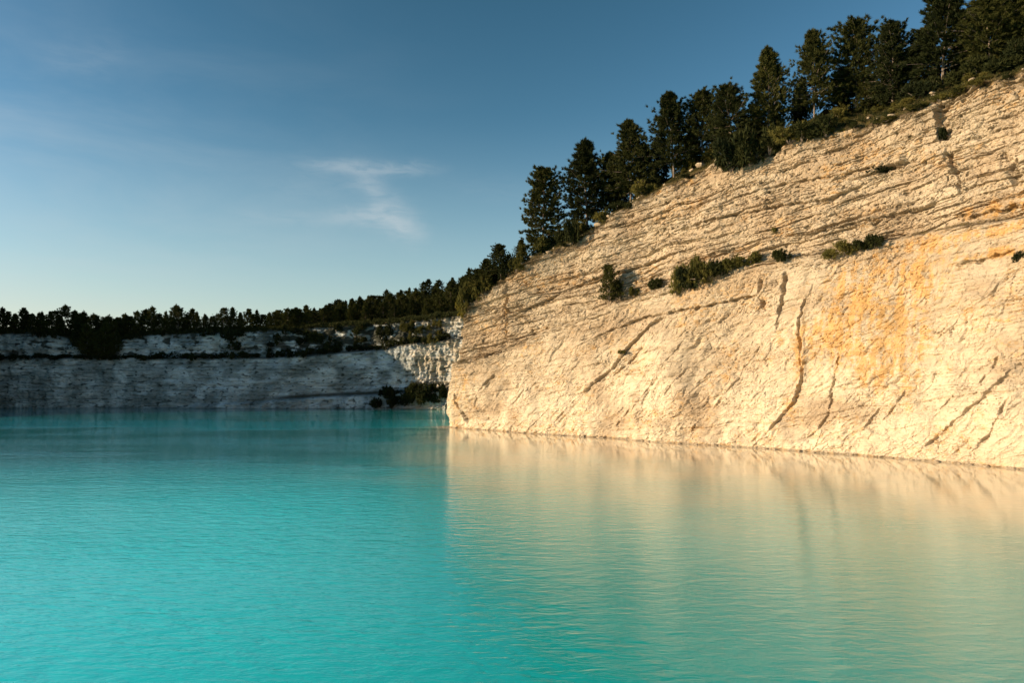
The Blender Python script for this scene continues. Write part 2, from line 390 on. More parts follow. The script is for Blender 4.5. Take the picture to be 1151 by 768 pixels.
# the main bedding planes: long ledges, each course leaning back above a sharp undercut lip
q3 = (q+3)/2.7; k3 = np.floor(q3+.35*(_h(np.floor(q3), q3*0, 44)-.5)); f3 = q3-k3
m3 = ss(fbm(Sn/12+k3*3.7, k3*5.1, 4, 45), -.15, .15)*np.clip(up*1.15-.1+.25*pmk, 0, 1)
dep3 = .45+1.0*_h(k3, np.floor(Sn/11+.5*k3), 46)
disp += m3*dep3*(.50*(1-np.clip(f3, 0, 1))**1.5-.72*np.exp(-((f3-.99)/.055)**2)-.2)
# lower apron: washed lumps running down towards the left
ca, sa = math.cos(.72), math.sin(.72); p, r = Sn*ca+Zn*sa, -Sn*sa+Zn*ca
wv = .5*fbm(Sn/5, Zn/5, 3, 81)
rid = 1-np.abs(fbm(p/9, r/2.6+wv, 4, 82))*1.8
disp += low*(.38*rid+(.3+.7*slab)*(.18*fbm(p/3.2, r/1.6+wv, 4, 83)+.06*fbm(Sn/.9, Zn/.7, 3, 84)))
lowtone = low*slab
f1, f2, cid = voro(p/2.1+wv, r/1.2+wv, 85); e = f2-f1
disp += low*ss(fbm(Sn/8, Zn/6, 2, 86), -.1, .35)*(.18*(cid-.5)-.16*np.exp(-(e/.10)**2))
foot = np.exp(-np.maximum(Zn-.2, 0)/1.2); disp += .35*foot*fbm(Sn/1.5, Zn/1., 3, 87)
pit = ss(fbm(Sn/.7, q/.45, 3, 91), .42, .62); disp -= .28*pit*(.35+.65*up)
pit3 = ss(fbm(Sn/.38, q/.22, 2, 95), .48, .66)*ss(fbm(Sn/4, Zn/3, 2, 96), -.3, .3); disp -= .22*pit3*(.4+.6*slab)
pit2 = ss(fbm(Sn/1.8, q/1.0, 3, 93), .42, .6)*ss(fbm(Sn/14, Zn/10, 2, 94), -.1, .3); disp -= .45*pit2*(.3+.7*up)
disp -= 1.5*ss(Zn-Zl, -.1, .7)
soil_shade = (.32*n1*mk+.24*n2*mk2)*np.clip(up2*1.1-.2, 0, 1)+.55*pit2*up2+.35*pit*up2+.3*pit3  # bedding notches and pits darkened: seam dirt plus painted crevice shade
wob = .35*fbm(Sn/1.6, Zn/1.6, 3, 101); wob2 = ss(fbm(Sn/2.2, Zn/2.2, 2, 102), -.35, .2)
jag = .28*fbm(Sn/.8, Zn/.8, 3, 103)
def groove(pts, w, dep, dirt=.7, shelf=0.):
    """a crack or an undercut bed: sharp upper lip, ragged width, broken into lengths"""
    global disp, soil_shade
    d, t, side = dist_poly(Sn+wob+jag*.45, Zn+wob*.8-jag*.45, near_sz(pts))
    taper = np.minimum(1, np.minimum(t, 1-t)*5+.1); ww = w*(.30+.62*wob2)*(.6+.4*taper)
    g = ss(d/ww, 1.25, .35)*(.35+.65*wob2)*taper
    disp = disp-dep*1.15*g; soil_shade = np.maximum(soil_shade, dirt*.8*g)
    if shelf:
        disp = disp+shelf*np.exp(-((d-w*1.3)/w)**2)*taper*np.where(side > 0, 1, 0)
# ochre staining
stain_sun = np.zeros(Sn.shape)
def blob(u, v, rs, rz, k=1.):
    global stain_sun
    s0, z0 = near_sz([(u, v)])[0]
    stain_sun = np.maximum(stain_sun, k*np.exp(-((Sn-s0)/rs)**2-((Zn-z0)/rz)**2))
groove([(650, 447), (668, 432), (690, 412), (706, 392), (735, 365), (757, 352)], .36, .75, .4, .45)
groove([(690, 425), (705, 408), (722, 385)], .3, .5, .4)
groove([(845, 503), (870, 478), (895, 452), (902, 425), (900, 400), (898, 375), (903, 345), (918, 320)], .30, .6, .25, .25)
blob(905, 385, 2.2, 5, .7); blob(888, 455, 2.0, 2.5, .55); blob(868, 482, 1.6, 2, .5); blob(1065, 487, 2.2, 1.6, .5); blob(1040, 508, 1.8, 1.4, .45); blob(1100, 455, 2., 2, .35)
groove([(893, 505), (920, 485), (933, 465), (938, 440), (945, 415), (950, 385)], .28, .5, .3)
groove([(1027, 517), (1050, 497), (1075, 475), (1105, 450), (1130, 430), (1155, 405)], .26, .42, .25, .25)
groove([(1093, 510), (1115, 490), (1130, 470), (1140, 445)], .3, .6, .5)
groove([(882, 305), (880, 330), (872, 372)], .5, .9, .4)
groove([(855, 305), (852, 335), (858, 350)], .5, .8, .3)
groove([(555, 362), (577, 350), (620, 331), (662, 313), (700, 303), (745, 287), (800, 270)], .30, .8, .6, .35)
groove([(700, 320), (760, 298), (820, 280), (880, 262)], .25, .5, .4, .2)
groove([(640, 395), (690, 372), (725, 358), (790, 345), (830, 335), (870, 328)], .32, .7, .45, .3)
groove([(720, 268), (800, 246), (870, 232), (930, 222), (985, 196)], .28, .7, .5, .3)
groove([(880, 272), (950, 250), (1010, 235), (1060, 222)], .26, .6, .5, .3)
groove([(820, 222), (880, 205), (960, 190)], .25, .5, .45, .2)
groove([(760, 235), (820, 218)], .25, .5, .4, .2)
groove([(972, 196), (990, 188), (1004, 183), (1012, 178)], .85, 1.7, .85, .7)
groove([(1056, 160), (1062, 185), (1075, 215)], .55, 1.1, .4)
groove([(1120, 165), (1130, 185), (1135, 215)], .9, 1.0, .5)
groove([(1075, 245), (1110, 236), (1151, 226)], .35, .8, .6, .4)
groove([(1070, 300), (1110, 292), (1151, 282)], .3, .6, .5, .4)
groove([(512, 440), (520, 462), (527, 478)], .5, .9, .6)
groove([(533, 462), (540, 440), (556, 420)], .3, .5, .4)
# finer cracks in the apron, running down to the left
for u_, v_, l_ in ((610, 470, 30), (640, 460, 34), (730, 440, 44), (765, 430, 30), (790, 470, 34), (820, 440, 40), (985, 470, 30), (1010, 455, 34), (1065, 455, 26), (1120, 415, 36), (760, 400, 36), (845, 400, 30), (700, 470, 26), (590, 440, 30)):
    groove([(u_-l_*.5, v_+l_*.55), (u_-l_*.1, v_+l_*.05), (u_+l_*.35, v_-l_*.5)], .20, .35, .3)
# slot with a flat shaded side near the top right
d, t, _ = dist_poly(Sn+.4*wob, Zn, near_sz([(1051, 118), (1053, 148)])); disp -= 1.5*ss(d+1.6*jag, 1.15, .55)
# fault notch by the left end
fl = near_sz([(553, 330), (553, 362), (551, 394)]); d, t, _ = dist_poly(Sn+.8*wob, Zn, fl); _o = np.argsort([f_[1] for f_ in fl]); sf_ = np.interp(Zn, [fl[i_][1] for i_ in _o], [fl[i_][0] for i_ in _o])+2.2+.5*wob+.5*jag
_zr = ss(Zn, min(f_[1] for f_ in fl)-1, min(f_[1] for f_ in fl)+.3); disp -= 1.5*np.where(Sn < sf_, np.exp(-np.abs(sf_-Sn)/3.2)*ss(sf_-Sn, -.05, .25), 0)*_zr*(.75+.5*fbm(Sn/1.5, Zn/2, 3, 151))
groove([(563, 318), (562, 350), (560, 390)], .35, 1.0, .35)
groove([(535, 402), (548, 398), (563, 393)], .5, 1.3, .8)
# soil, roots and litter under the crest and on the ledge
topd = Cn[None, :, 4]-Zn
soil_shade = np.maximum(soil_shade, np.exp(-topd/1.6)*ss(fbm(Sn/2.5, Zn/2, 3, 111), -.5, .25))
soil_shade = np.maximum(soil_shade, .75*np.exp(-topd/3.5)*ss(fbm(Sn/3.5, Zn/2, 3, 112), .05, .4))
disp += .7*np.exp(-topd/2.5)*fbm(Sn/2.2, Zn/1.6, 3, 113)
soil_shade = np.maximum(soil_shade, np.exp(-((Zn-Zl-.35)/.5)**2)*ss(fbm(Sn/3, Zn, 3, 114), -.35, .2)*.85)
blob(985, 340, 8.5, 7.5, .95); blob(945, 370, 6.5, 6.5, .9); blob(1000, 385, 6, 6, .8); blob(1020, 310, 6, 4, .9); blob(985, 410, 5, 5, .75); blob(905, 395, 2.5, 6, .7)
blob(1015, 430, 3.5, 5, .5); blob(1060, 400, 3, 6, .4); blob(1040, 275, 6, 2.5, .8); blob(520, 440, 4, 5, .55); blob(560, 420, 5, 3, .35)
blob(561, 345, 1.6, 4, .35); blob(770, 455, 3, 5, .25); blob(1110, 235, 6, 1.5, .9); blob(1100, 262, 9, 1.1, .8); blob(1120, 285, 7, .9, .85); blob(560, 370, 2, 3, .3)
blob(730, 203, 3, 2, .55); blob(770, 190, 4, 2.5, .55); blob(880, 150, 4, 2, .5); blob(920, 138, 4, 2, .5); blob(620, 290, 4, 2, .35)
stain_sun *= (.75+.45*ss(fbm(Sn/3.5, Zn/5, 4, 122), -.4, .5))*(.48+.65*ss(fbm(Sn/1.1+.4*wob, Zn/6.5, 4, 123), -.35, .3))
stain_sun = np.clip(stain_sun*1.2-.05, 0, 1); stain_sun = np.maximum(stain_sun, .34*ss(fbm(Sn/12, Zn/7, 3, 121), -.05, .45))
stain_sun = np.maximum(stain_sun, .30*lowtone*ss(fbm(Sn/5, Zn/6, 3, 124), -.2, .4))
pale = ss(Zn/np.maximum(Zl, 1), .95, .15)*ss(fbm(Sn/10, Zn/8, 3, 131), -.6, .2)
soil_shade = np.maximum(soil_shade, .5*ss(Zn, .38, .12)); stain_sun = np.maximum(stain_sun, .35*ss(Zn, .9, .2))
endf = np.ones(NC); disp *= endf[None, :]
shr = 1.0
PX, PY = Xn+nx[None, :]*disp, Yn+ny[None, :]*disp
disp += .02*np.random.default_rng(9).standard_normal(disp.shape)*(.3+.7*up)
jz = .10*fbm(Sn/1.1, Zn/1.1, 3, 141); jz[-1] = 0
PZ = Zn+jz
PZ[-1] += .55*fbm(S1/2.2, S1*0, 4, 142); PZ[-2] += .3*fbm(S1/2.2, S1*0, 4, 142)
near = mesh_np('quarry_cliff', np.stack([PX, PY, PZ], -1), grid_faces(NR, NC), M_NEAR, smooth_=False, attrs={'soil_shade': np.clip(soil_shade, 0, 1), 'stain_sun': np.clip(stain_sun, 0, 1), 'pale': pale})
tag(near, 'high sunlit cream and ochre layered quarry cliff on the right of the lake', kind='structure')

def land_rows(px, py, pz, ix, iy, dists, rise, S, name, seed, mat=M_GROUND, bumps=.35):
    D = np.array(dists)[:, None]; Zr = np.interp(D, *rise)
    X = px[None]+ix[None]*D; Y = py[None]+iy[None]*D
    k = np.minimum(1, D/1.0)
    Z = pz[None]+Zr+k*bumps*fbm(X/2.2, Y/2.2, 3, seed)+np.minimum(1, D/10)*.8*fbm(X/12, Y/12, 2, seed+3)
    o = mesh_np(name, np.stack([X, Y, Z], -1), grid_faces(len(dists), len(px)), mat)
    return X, Y, Z, o
st = 3
i1, i2 = smooth(Cn[:, 5], 20), smooth(Cn[:, 6], 20)
DN = list(np.arange(0, 9, .45))+[10, 12, 15, 19, 25, 32]
LX, LY, LZ, lo = land_rows(PX[-1, ::st], PY[-1, ::st], PZ[-1, ::st], i1[::st], i2[::st], DN, ([0, .5, 7, 12, 20, 32], [0, .45, 4.3, 6.3, 8, 9.5]), S1[::st], 'clifftop_slope', 201)
tag(lo, kind='structure')
LU, LV = project(np.stack([LX, LY, LZ], -1))
def on_near_land(u, v, maxd=40):
    dd = np.array(DN)[:, None]
    c = (LU-u)**2+(LV-v)**2+dd*.4+np.where(LY < 40, 1e9, 0)+np.where(dd > maxd, 1e9, 0)+np.where((LU < 508), 1e9, 0)
    i = np.unravel_index(np.argmin(c), c.shape); return float(LX[i]), float(LY[i]), float(LZ[i])

# ------------------------------------------------------------ the shaded far wall
FC = np.array([(-400, 372), (-60, 374), (0, 375), (60, 375), (80, 379), (93, 394), (108, 400), (122, 397), (136, 384), (150, 377), (250, 374), (330, 371), (400, 366), (450, 363), (500, 357), (540, 352), (600, 350)], float)
rows = []
for x in list(range(-300, -20, 12))+[-24]:
    y = 296+2.5*math.sin(x/37.)+1.2*math.sin(x/13.+1)
    if x > -66: y -= (x+66)*.28
    cx, cy = x, y+8.5
    u0 = float(project(np.array([cx, cy, 30.]))[0]); z = z_at(cx, cy, np.interp(u0, FC[:, 0], FC[:, 1]))
    rows.append((x, y, cx, cy, z, 0, 1))
for x, y in ((-16, 279), (-8, 273), (2, 268), (12, 262)):
    rows.append((x, y, x+3, y+8, 38, .4, .9))
S2, Cf = resample(rows, 900, lambda d: np.where(d[:, 0] > -235, 1., .25))
NRF = 250
Xf, Yf, Zf = face_grid(Cf[:, :2], Cf[:, 2:5], lambda z: z*.45, NRF)
fx, fy = normals2(Cf[:, :2], 10)
Sf = np.broadcast_to(S2[None], Zf.shape)
Uf, Vf = project(np.stack([Xf, Yf, Zf], -1))
# ledge between the two tiers, traced over the wall
lz = np.interp(Uf[NRF//2], [-100, 0, 60, 130, 200, 250, 300, 350, 400, 430, 470, 520], [402, 402, 402, 402, 403, 402, 402, 399, 394, 391, 384, 380])
ledz = np.array([z_at(Cf[i, 0], Cf[i, 1]-4, lz[i]) for i in range(len(lz))])[None]
lowz = np.interp(Uf[NRF//2], [-100, 180, 300, 360, 430, 520], [0.1, .3, 3.2, 4.8, 6., 8.])[None]
qf = Zf-.01*Sf+.9*fbm(Sf/30, Zf/18, 3, 305)+.3*fbm(Sf/7, Zf/5, 2, 306)
df = 1.3*fbm(Sf/20, Zf/40, 3, 311)+.7*fbm(Sf/5, Zf/12, 3, 312)+.45*fbm(Sf/2.2, Zf/3, 4, 313)
k = np.floor(qf/1.6); fr = qf/1.6-k
mkf = ss(fbm(Sf/10, qf/5, 3, 314), -.2, .3)
df += .6*(_h(k, k*0, 315)-.5)-.5*np.exp(-((fr-.5)/.12)**2)*mkf
k2_ = np.floor(qf/.7); df += .35*(_h(k2_, np.floor(Sf/9+.4*qf), 321)-.5)
f1, f2, cid = voro(Sf/3.2, qf/1.9, 316); df += .5*(cid-.5)-.3*np.exp(-((f2-f1)/.1)**2)
f1, f2, cid = voro(Sf/1.2, qf/.8, 317); df += .25*(cid-.5)
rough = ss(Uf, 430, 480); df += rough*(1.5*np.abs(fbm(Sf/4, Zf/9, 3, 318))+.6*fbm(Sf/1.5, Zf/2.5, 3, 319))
df -= 3.2*ss(Zf-ledz, -.2, .9)
df += 4.0*ss(lowz-Zf, -.3, .8)*np.clip(lowz/4, 0, 1)+.8*fbm(Sf/3, Zf/2, 3, 320)*ss(lowz-Zf, -.5, .5)
for u0, wd in ((237, 1.3), (319, 1.6), (180, .9), (62, 1.2), (408, 1.8)):
    s0 = S2[np.argmin(np.abs(Uf[NRF//2]-u0))]
    df -= 1.6*np.exp(-((Sf+.6*fbm(Zf/3, Zf*0, 2, u0)-s0)/wd)**2)*ss(Zf-ledz, -1, 1)
topf = Cf[None, :, 4]-Zf
so_ = .9*np.exp(-((Zf-ledz-.2)/.9)**2)*ss(fbm(Sf/9, Zf/9, 2, 330), -.75, -.2)
so_ = np.maximum(so_, .95*np.exp(-topf/.9))
so_ = np.maximum(so_, .9*ss(fbm(Sf/4.5, Zf/2.4, 4, 331), .12, .38)*ss(Zf-ledz, -.5, 1.5))
so_ = np.maximum(so_, .95*ss(Uf, 235, 330)*ss(Uf, 520, 455)*ss(Zf-ledz, -1.5, 1.)*ss(fbm(Sf/6, Zf/3, 3, 332), -.35, .05))
so_ = np.maximum(so_, .45*ss(fbm(Sf/3.5, Zf/1.1, 4, 333), .18, .45))
so_ = np.maximum(so_, .9*np.exp(-((Zf-lowz-.6)/1.0)**2)*ss(Uf, 250, 330))
so_ = np.maximum(so_, .6*np.exp(-Zf.clip(0)/.5))
gull = np.exp(-((Uf-106)/24)**4)*ss(Zf-ledz, -1.5, .5); so_ = np.maximum(so_, gull)
so_ = np.maximum(so_, .55*np.exp(-((fr-.5)/.16)**2)*mkf*ss(fbm(Sf/8, qf/2, 3, 337), -.2, .3)); so_ = np.maximum(so_, .8*ss(fbm(Sf/2.6, Zf/1.3, 4, 338), .30, .5))
sun_tint = .85*rough*(.55+.45*ss(fbm(Sf/6, Zf/5, 2, 334), -.3, .3))  # warm sunlight tint painted over the lit right end of the wall
palef = ss(fbm(Sf/12, Zf/7, 3, 335), -.2, .4)
QX, QY, QZ = Xf+fx[None]*df, Yf+fy[None]*df, Zf+0
QZ[-1] += .9*fbm(S2/4, S2*0, 3, 336)
far = mesh_np('far_quarry_wall', np.stack([QX, QY, QZ], -1), grid_faces(NRF, 900), M_FAR, {'soil_shade': np.clip(so_, 0, 1), 'stain_sun': sun_tint, 'pale': palef})
tag(far, 'long grey shaded two tier chalk wall at the far side of the lake', kind='structure')

# ------------------------------------------------------------ western wall, just left of the view: it throws the shadow over the far wall
rows = []
for x, y, z in ((-193, 60, 5), (-194, 120, 6), (-196, 190, 8), (-198, 228, 13), (-199, 236, 17), (-200, 244, 32), (-201, 251, 44), (-203, 258, 53), (-206, 265, 61), (-212, 282, 60), (-224, 292, 57), (-240, 300, 52), (-262, 310, 40)):
    rows.append((x, y, x-5, y, z, -1, .05))
S3, Cw = resample(rows, 500); Cw = Cw[::-1]; S3 = S3[::-1]      # run north to south so that the face looks east
Xw, Yw, Zw = face_grid(Cw[:, :2], Cw[:, 2:5], lambda z: z, 90)
wx, wy = normals2(Cw[:, :2], 8)
if np.mean(wx) < 0: wx, wy = -wx, -wy
Sw = np.broadcast_to(S3[None], Zw.shape)
dw = 1.2*fbm(Sw/14, Zw/20, 4, 401)+.6*fbm(Sw/3, Zw/2, 4, 402)+.5*(_h(np.floor(Zw/1.7), Zw*0, 403)-.5)
QX3, QY3, QZ3 = Xw+wx*dw, Yw+wy*dw, Zw+0
QZ3[-1] += 1.1*fbm(S3/3.5, S3*0, 4, 404)
west = mesh_np('west_quarry_wall', np.stack([QX3, QY3, QZ3], -1), grid_faces(90, 500), M_FAR, {'soil_shade': .6*ss(fbm(Sw/5, Zw/3, 3, 405), .1, .4), 'stain_sun': Sw*0, 'pale': Sw*0+.3})
tag(west, 'grey chalk wall closing the west side of the lake', kind='structure')
_, _, _, lw = land_rows(QX3[-1], QY3[-1], QZ3[-1], Cw[:, 5], Cw[:, 6], [0, 2, 5, 9, 14, 20, 28, 38, 60, 100], ([0, 20, 40, 100], [0, 1, -2, -30]), S3, 'west_hill_slope', 406)
tag(lw, kind='structure')

# ------------------------------------------------------------ land behind the far wall and the wooded hill
FXl, FYl, FZl, lf = land_rows(QX[-1, ::2], QY[-1, ::2], QZ[-1, ::2], Cf[::2, 5], Cf[::2, 6], [0, 1, 2, 3.5, 5, 7, 10, 14, 18], ([0, 2, 18], [0, .9, 3.]), S2[::2], 'far_clifftop', 221)
tag(lf, kind='structure')
ctrl = []
for i in range(0, LX.shape[1], 12): ctrl.append((LX[-3, i], LY[-3, i], LZ[-3, i]-.3))
for i in range(0, FXl.shape[1], 20): ctrl.append((FXl[-2, i], FYl[-2, i], FZl[-2, i]-.4))
for x, y, z in ((-330, 370, 37), (-250, 370, 37), (-200, 370, 36.5), (-150, 370, 36.5), (-120, 372, 38), (-103, 375, 40.5), (-83, 376, 46), (-62, 376, 50.5), (-40, 374, 56), (-20, 370, 61), (5, 360, 66),
                (-62, 345, 44), (-42, 345, 48), (-22, 335, 52), (-45, 325, 43), (-20, 312, 46), (0, 300, 50), (25, 270, 55), (30, 230, 55), (30, 200, 52), (40, 180, 54), (60, 160, 60), (90, 140, 62), (130, 110, 62), (170, 60, 62), (40, 340, 70), (100, 260, 74), (170, 180, 74),
                (-330, 480, 36), (-100, 480, 38), (60, 480, 70), (240, 300, 78), (240, 60, 66), (-400, 330, 34)):
    ctrl.append((x, y, z))
ctrl = np.array(ctrl)
def ground_z(x, y):
    x, y = np.asarray(x, float), np.asarray(y, float); num = 0; den = 0
    for cx, cy, cz in ctrl:
        w = 1/(((x-cx)**2+(y-cy)**2)+6)**1.6; num = num+w*cz; den = den+w
    return num/den
gx, gy = np.meshgrid(np.arange(-420, 262, 3.), np.arange(40, 500, 3.))
gz = ground_z(gx, gy)+.5*fbm(gx/9, gy/9, 3, 231)
poly = [(-420, 318)]+[(FXl[5, i], FYl[5, i]) for i in range(0, FXl.shape[1]-30, 12)]+[(LX[-9, i], LY[-9, i]) for i in range(14, LX.shape[1], 10)]+[(262, -40), (262, 500), (-420, 500)]
def inside(x, y, poly):
    r = np.zeros(x.shape, bool); n = len(poly); j = n-1
    for i in range(n):
        xi, yi = poly[i]; xj, yj = poly[j]
        if yi != yj: r ^= ((yi > y) != (yj > y)) & (x < (xj-xi)*(y-yi)/(yj-yi)+xi)
        j = i
    return r
ins = inside(gx, gy, poly).ravel()
gf = grid_faces(*gx.shape); gf = gf[ins[gf].all(1)]
used_ = np.unique(gf); remap = np.zeros(gx.size, int); remap[used_] = np.arange(len(used_))
hill = mesh_np('wooded_hill', np.stack([gx, gy, gz], -1).reshape(-1, 3)[used_], remap[gf], M_GROUND); tag(hill, kind='structure')

# base ground out to the horizon and the lake
n = 40; ex = np.concatenate([-np.geomspace(6000, 60, n), np.geomspace(60, 6000, n)]); bx, by = np.meshgrid(ex, ex)
g0 = mesh_np('ground', np.stack([bx, by, bx*0-4.], -1), grid_faces(2*n, 2*n), M_GROUND); tag(g0, kind='structure')
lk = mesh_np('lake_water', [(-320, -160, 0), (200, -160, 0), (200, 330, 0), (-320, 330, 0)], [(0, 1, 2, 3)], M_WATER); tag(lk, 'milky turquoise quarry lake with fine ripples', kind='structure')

# ------------------------------------------------------------ plants
RNG = np.random.default_rng(7)
def blades(C0, D0, n, length, width, spread, rng):
    """n thin leaf triangles from every centre, fanned about its direction"""
    C = np.repeat(C0, n, 0); D = np.repeat(D0, n, 0)
    d = D+rng.normal(0, spread, C.shape); d /= np.linalg.norm(d, axis=1, keepdims=True)+1e-9
    L = length*rng.uniform(.6, 1.15, (len(C), 1))
    if np.ndim(width) == 0: width = np.full((len(C), 1), width)
    s = np.cross(d, rng.normal(0, 1, C.shape)); s /= np.linalg.norm(s, axis=1, keepdims=True)+1e-9
    base = C+rng.normal(0, .25, C.shape)*L*.5
    V = np.stack([base-s*width*.5, base+s*width*.5, base+d*L], 1).reshape(-1, 3)
    return V, np.arange(len(V)).reshape(-1, 3)
def tube(pts, rad, k=6):
    pts = np.array(pts, float); rad = np.array(rad); n = len(pts)
    t = np.gradient(pts, axis=0); t /= np.linalg.norm(t, axis=1, keepdims=True)+1e-9
    ref = np.array([.31, .17, .93]) if abs(t[0, 2]) < .8 else np.array([1., .1, 0])
    a = np.cross(t, ref); a /= np.linalg.norm(a, axis=1, keepdims=True); b = np.cross(t, a)
    an = np.arange(k)/k*2*np.pi
    V = pts[:, None]+rad[:, None, None]*(np.cos(an)[None, :, None]*a[:, None]+np.sin(an)[None, :, None]*b[:, None])
    F = [(i*k+j, i*k+(j+1) % k, (i+1)*k+(j+1) % k, (i+1)*k+j) for i in range(n-1) for j in range(k)]
    return V.reshape(-1, 3), np.array(F)
def join(parts):
    V, F, o = [], [], 0
    for v, f in parts: V.append(v); F.append(f+o); o += len(v)
    return np.concatenate(V), np.concatenate(F)
def make_pine(seed, H, Rr, levels, per, tufts, nb, blen, bw, bare=.14, shape=.8, rag=.25, lean=0.):
    """returns crown and trunk meshes of a black pine"""
    rng = np.random.default_rng(seed); C, D, limbs = [], [], []
    ax = lambda h: np.array([lean*h*h*H*.08+.12*math.sin(h*5+seed), .12*math.cos(h*4+seed), h*H])
    az0 = rng.uniform(0, 6.3); sector = rng.uniform(.72, 1.1, 12)
    for i in range(levels):
        t = (i+.5)/levels; h = bare+(1-bare)*t**.92
        r0 = Rr*(1-t**(1.7 if shape < .8 else 1.2))**shape*min(1, .62+t*2.6)+.22
        lv = rng.uniform(.85, 1.1)
        for j in range(per):
            a = az0+i*2.4+j*2*math.pi/per+rng.normal(0, .2)
            L = r0*lv*sector[int(a/(2*math.pi)*12) % 12]*(1+rng.normal(0, rag))
            if rng.random() < .07: continue
            L = max(.3, L)
            rise = .05+.75*t**1.3+rng.normal(0, .10)-(.15 if t < .2 else 0)
            p0 = ax(h); out = np.array([math.cos(a), math.sin(a), 0])
            tip = p0+out*L+np.array([0, 0, rise*L])
            if L > .8: limbs.append((p0, p0+out*L*.5+np.array([0, 0, rise*L*.35]), tip))
            for q in range(tufts):
                f = .30+.70*(q+rng.uniform(.2, .9))/tufts
                sp = .105*L*(1.1-f*.5)
                c = p0+out*L*f+np.array([0, 0, rise*L*(f**1.35)])+rng.normal(0, 1, 3)*np.array([sp, sp, sp*.55])
                d = out*.75+np.array([0, 0, .65])+rng.normal(0, .3, 3); C.append(c); D.append(d/np.linalg.norm(d))
    top = ax(1)
    for q in range(tufts*4): C.append(top+rng.normal(0, 1, 3)*np.array([.16, .16, .35])-np.array([0, 0, .35])); D.append(np.array([0, 0, 1.]))
    cr = blades(np.array(C), np.array(D), nb, blen, bw, .42, rng)
    k = 9; hs = np.linspace(0, .97, k); pts = [ax(h) for h in hs]; pts[0][2] = -.6
    tr = [tube(pts, (.015+.125*(1-hs)**.9)*H/11, 7)]
    for p0, p1, p2 in limbs[::2 if levels > 20 else 4]:
        tr.append(tube([p0, p1, p2], np.array([.045, .028, .01])*H/11, 3))
    tv, tf = join(tr)
    return (mesh_np('crown', *cr, M_PINE if levels > 20 else M_PINE_FAR, smooth_=False, link=False), mesh_np('trunk', tv, tf, M_BARK, link=False), H)
def make_shrub(seed, Hh, Rr, clumps, nb, blen, bw, mat, flat=.8):
    rng = np.random.default_rng(seed)
    lobes = rng.uniform(-1, 1, (7, 3))*np.array([.6, .6, .25])+np.array([0, 0, .45]); lr = rng.uniform(.25, .5, 7)
    i = rng.integers(0, 7, clumps); n = rng.normal(0, 1, (clumps, 3)); n /= np.linalg.norm(n, axis=1, keepdims=True)
    C = lobes[i]+n*lr[i, None]*rng.uniform(.5, 1.05, (clumps, 1)); C[:, 2] = np.abs(C[:, 2])*flat
    d = n*.8+np.array([0, 0, .5]); d /= np.linalg.norm(d, axis=1, keepdims=True)
    C *= np.array([Rr, Rr, Hh])
    v1, f1_ = blades(C, d, nb, blen, bw, .5, rng)
    st = []
    for k_ in range(6):
        e = C[rng.integers(0, clumps)]*.85; st.append(tube([(0, 0, -.06), e*.5+np.array([0, 0, .05]), e], [.05*Hh, .03*Hh, .012*Hh], 3))
    v2, f2_ = join(st); f2_ = np.concatenate([f2_[:, [0, 1, 2]], f2_[:, [0, 2, 3]]])
    V, F = join([(v1, f1_), (v2, f2_)])
    me = mesh_np('shrub', V, F, [mat, M_BARK], smooth_=False, link=False)
    mi = np.zeros(len(F), np.int32); mi[len(f1_):] = 1; me.polygons.foreach_set('material_index', mi)
    return me

PINES = [make_pine(11, 12, 3.6, 34, 7, 9, 24, .46, .085, .10, .85, .24),
         make_pine(12, 12, 3.9, 32, 7, 10, 24, .48, .085, .17, .9, .30, .5),
         make_pine(13, 12, 3.1, 36, 7, 9, 24, .44, .085, .05, .62, .18),
         make_pine(14, 12, 3.7, 30, 7, 10, 24, .50, .085, .20, .70, .34, -.5),
         make_pine(15, 12, 3.5, 32, 7, 9, 24, .48, .085, .10, .95, .34)]
FARP = [make_pine(31+i, 9, (3.0, 3.4, 2.7, 3.6, 3.1)[i], 18, 7, 6, 12, .55, .17, .0, (1.1, .82, 1.2, .72, 1.0)[i], .32) for i in range(5)]
SMALLP = make_pine(51, 5, 1.7, 22, 6, 6, 12, .32, .06, .16, .8, .3)
def place_pine(proto, x, y, z, h, rot, label, group=None, wide=1., cat='pine tree', lean=0.):
    cm, tm, H = proto; s = h/H
    e = bpy.data.objects.new('pine_tree', None); COL.objects.link(e)
    e.location = (x, y, z); e.scale = (s*wide, s*wide, s); e.rotation_euler = (lean, 0, rot); tag(e, label, cat, group)
    for nm, me in (('trunk', tm), ('crown', cm)):
        c = bpy.data.objects.new(nm, me); COL.objects.link(c); c.parent = e
    return e
rnd = random.Random(3)

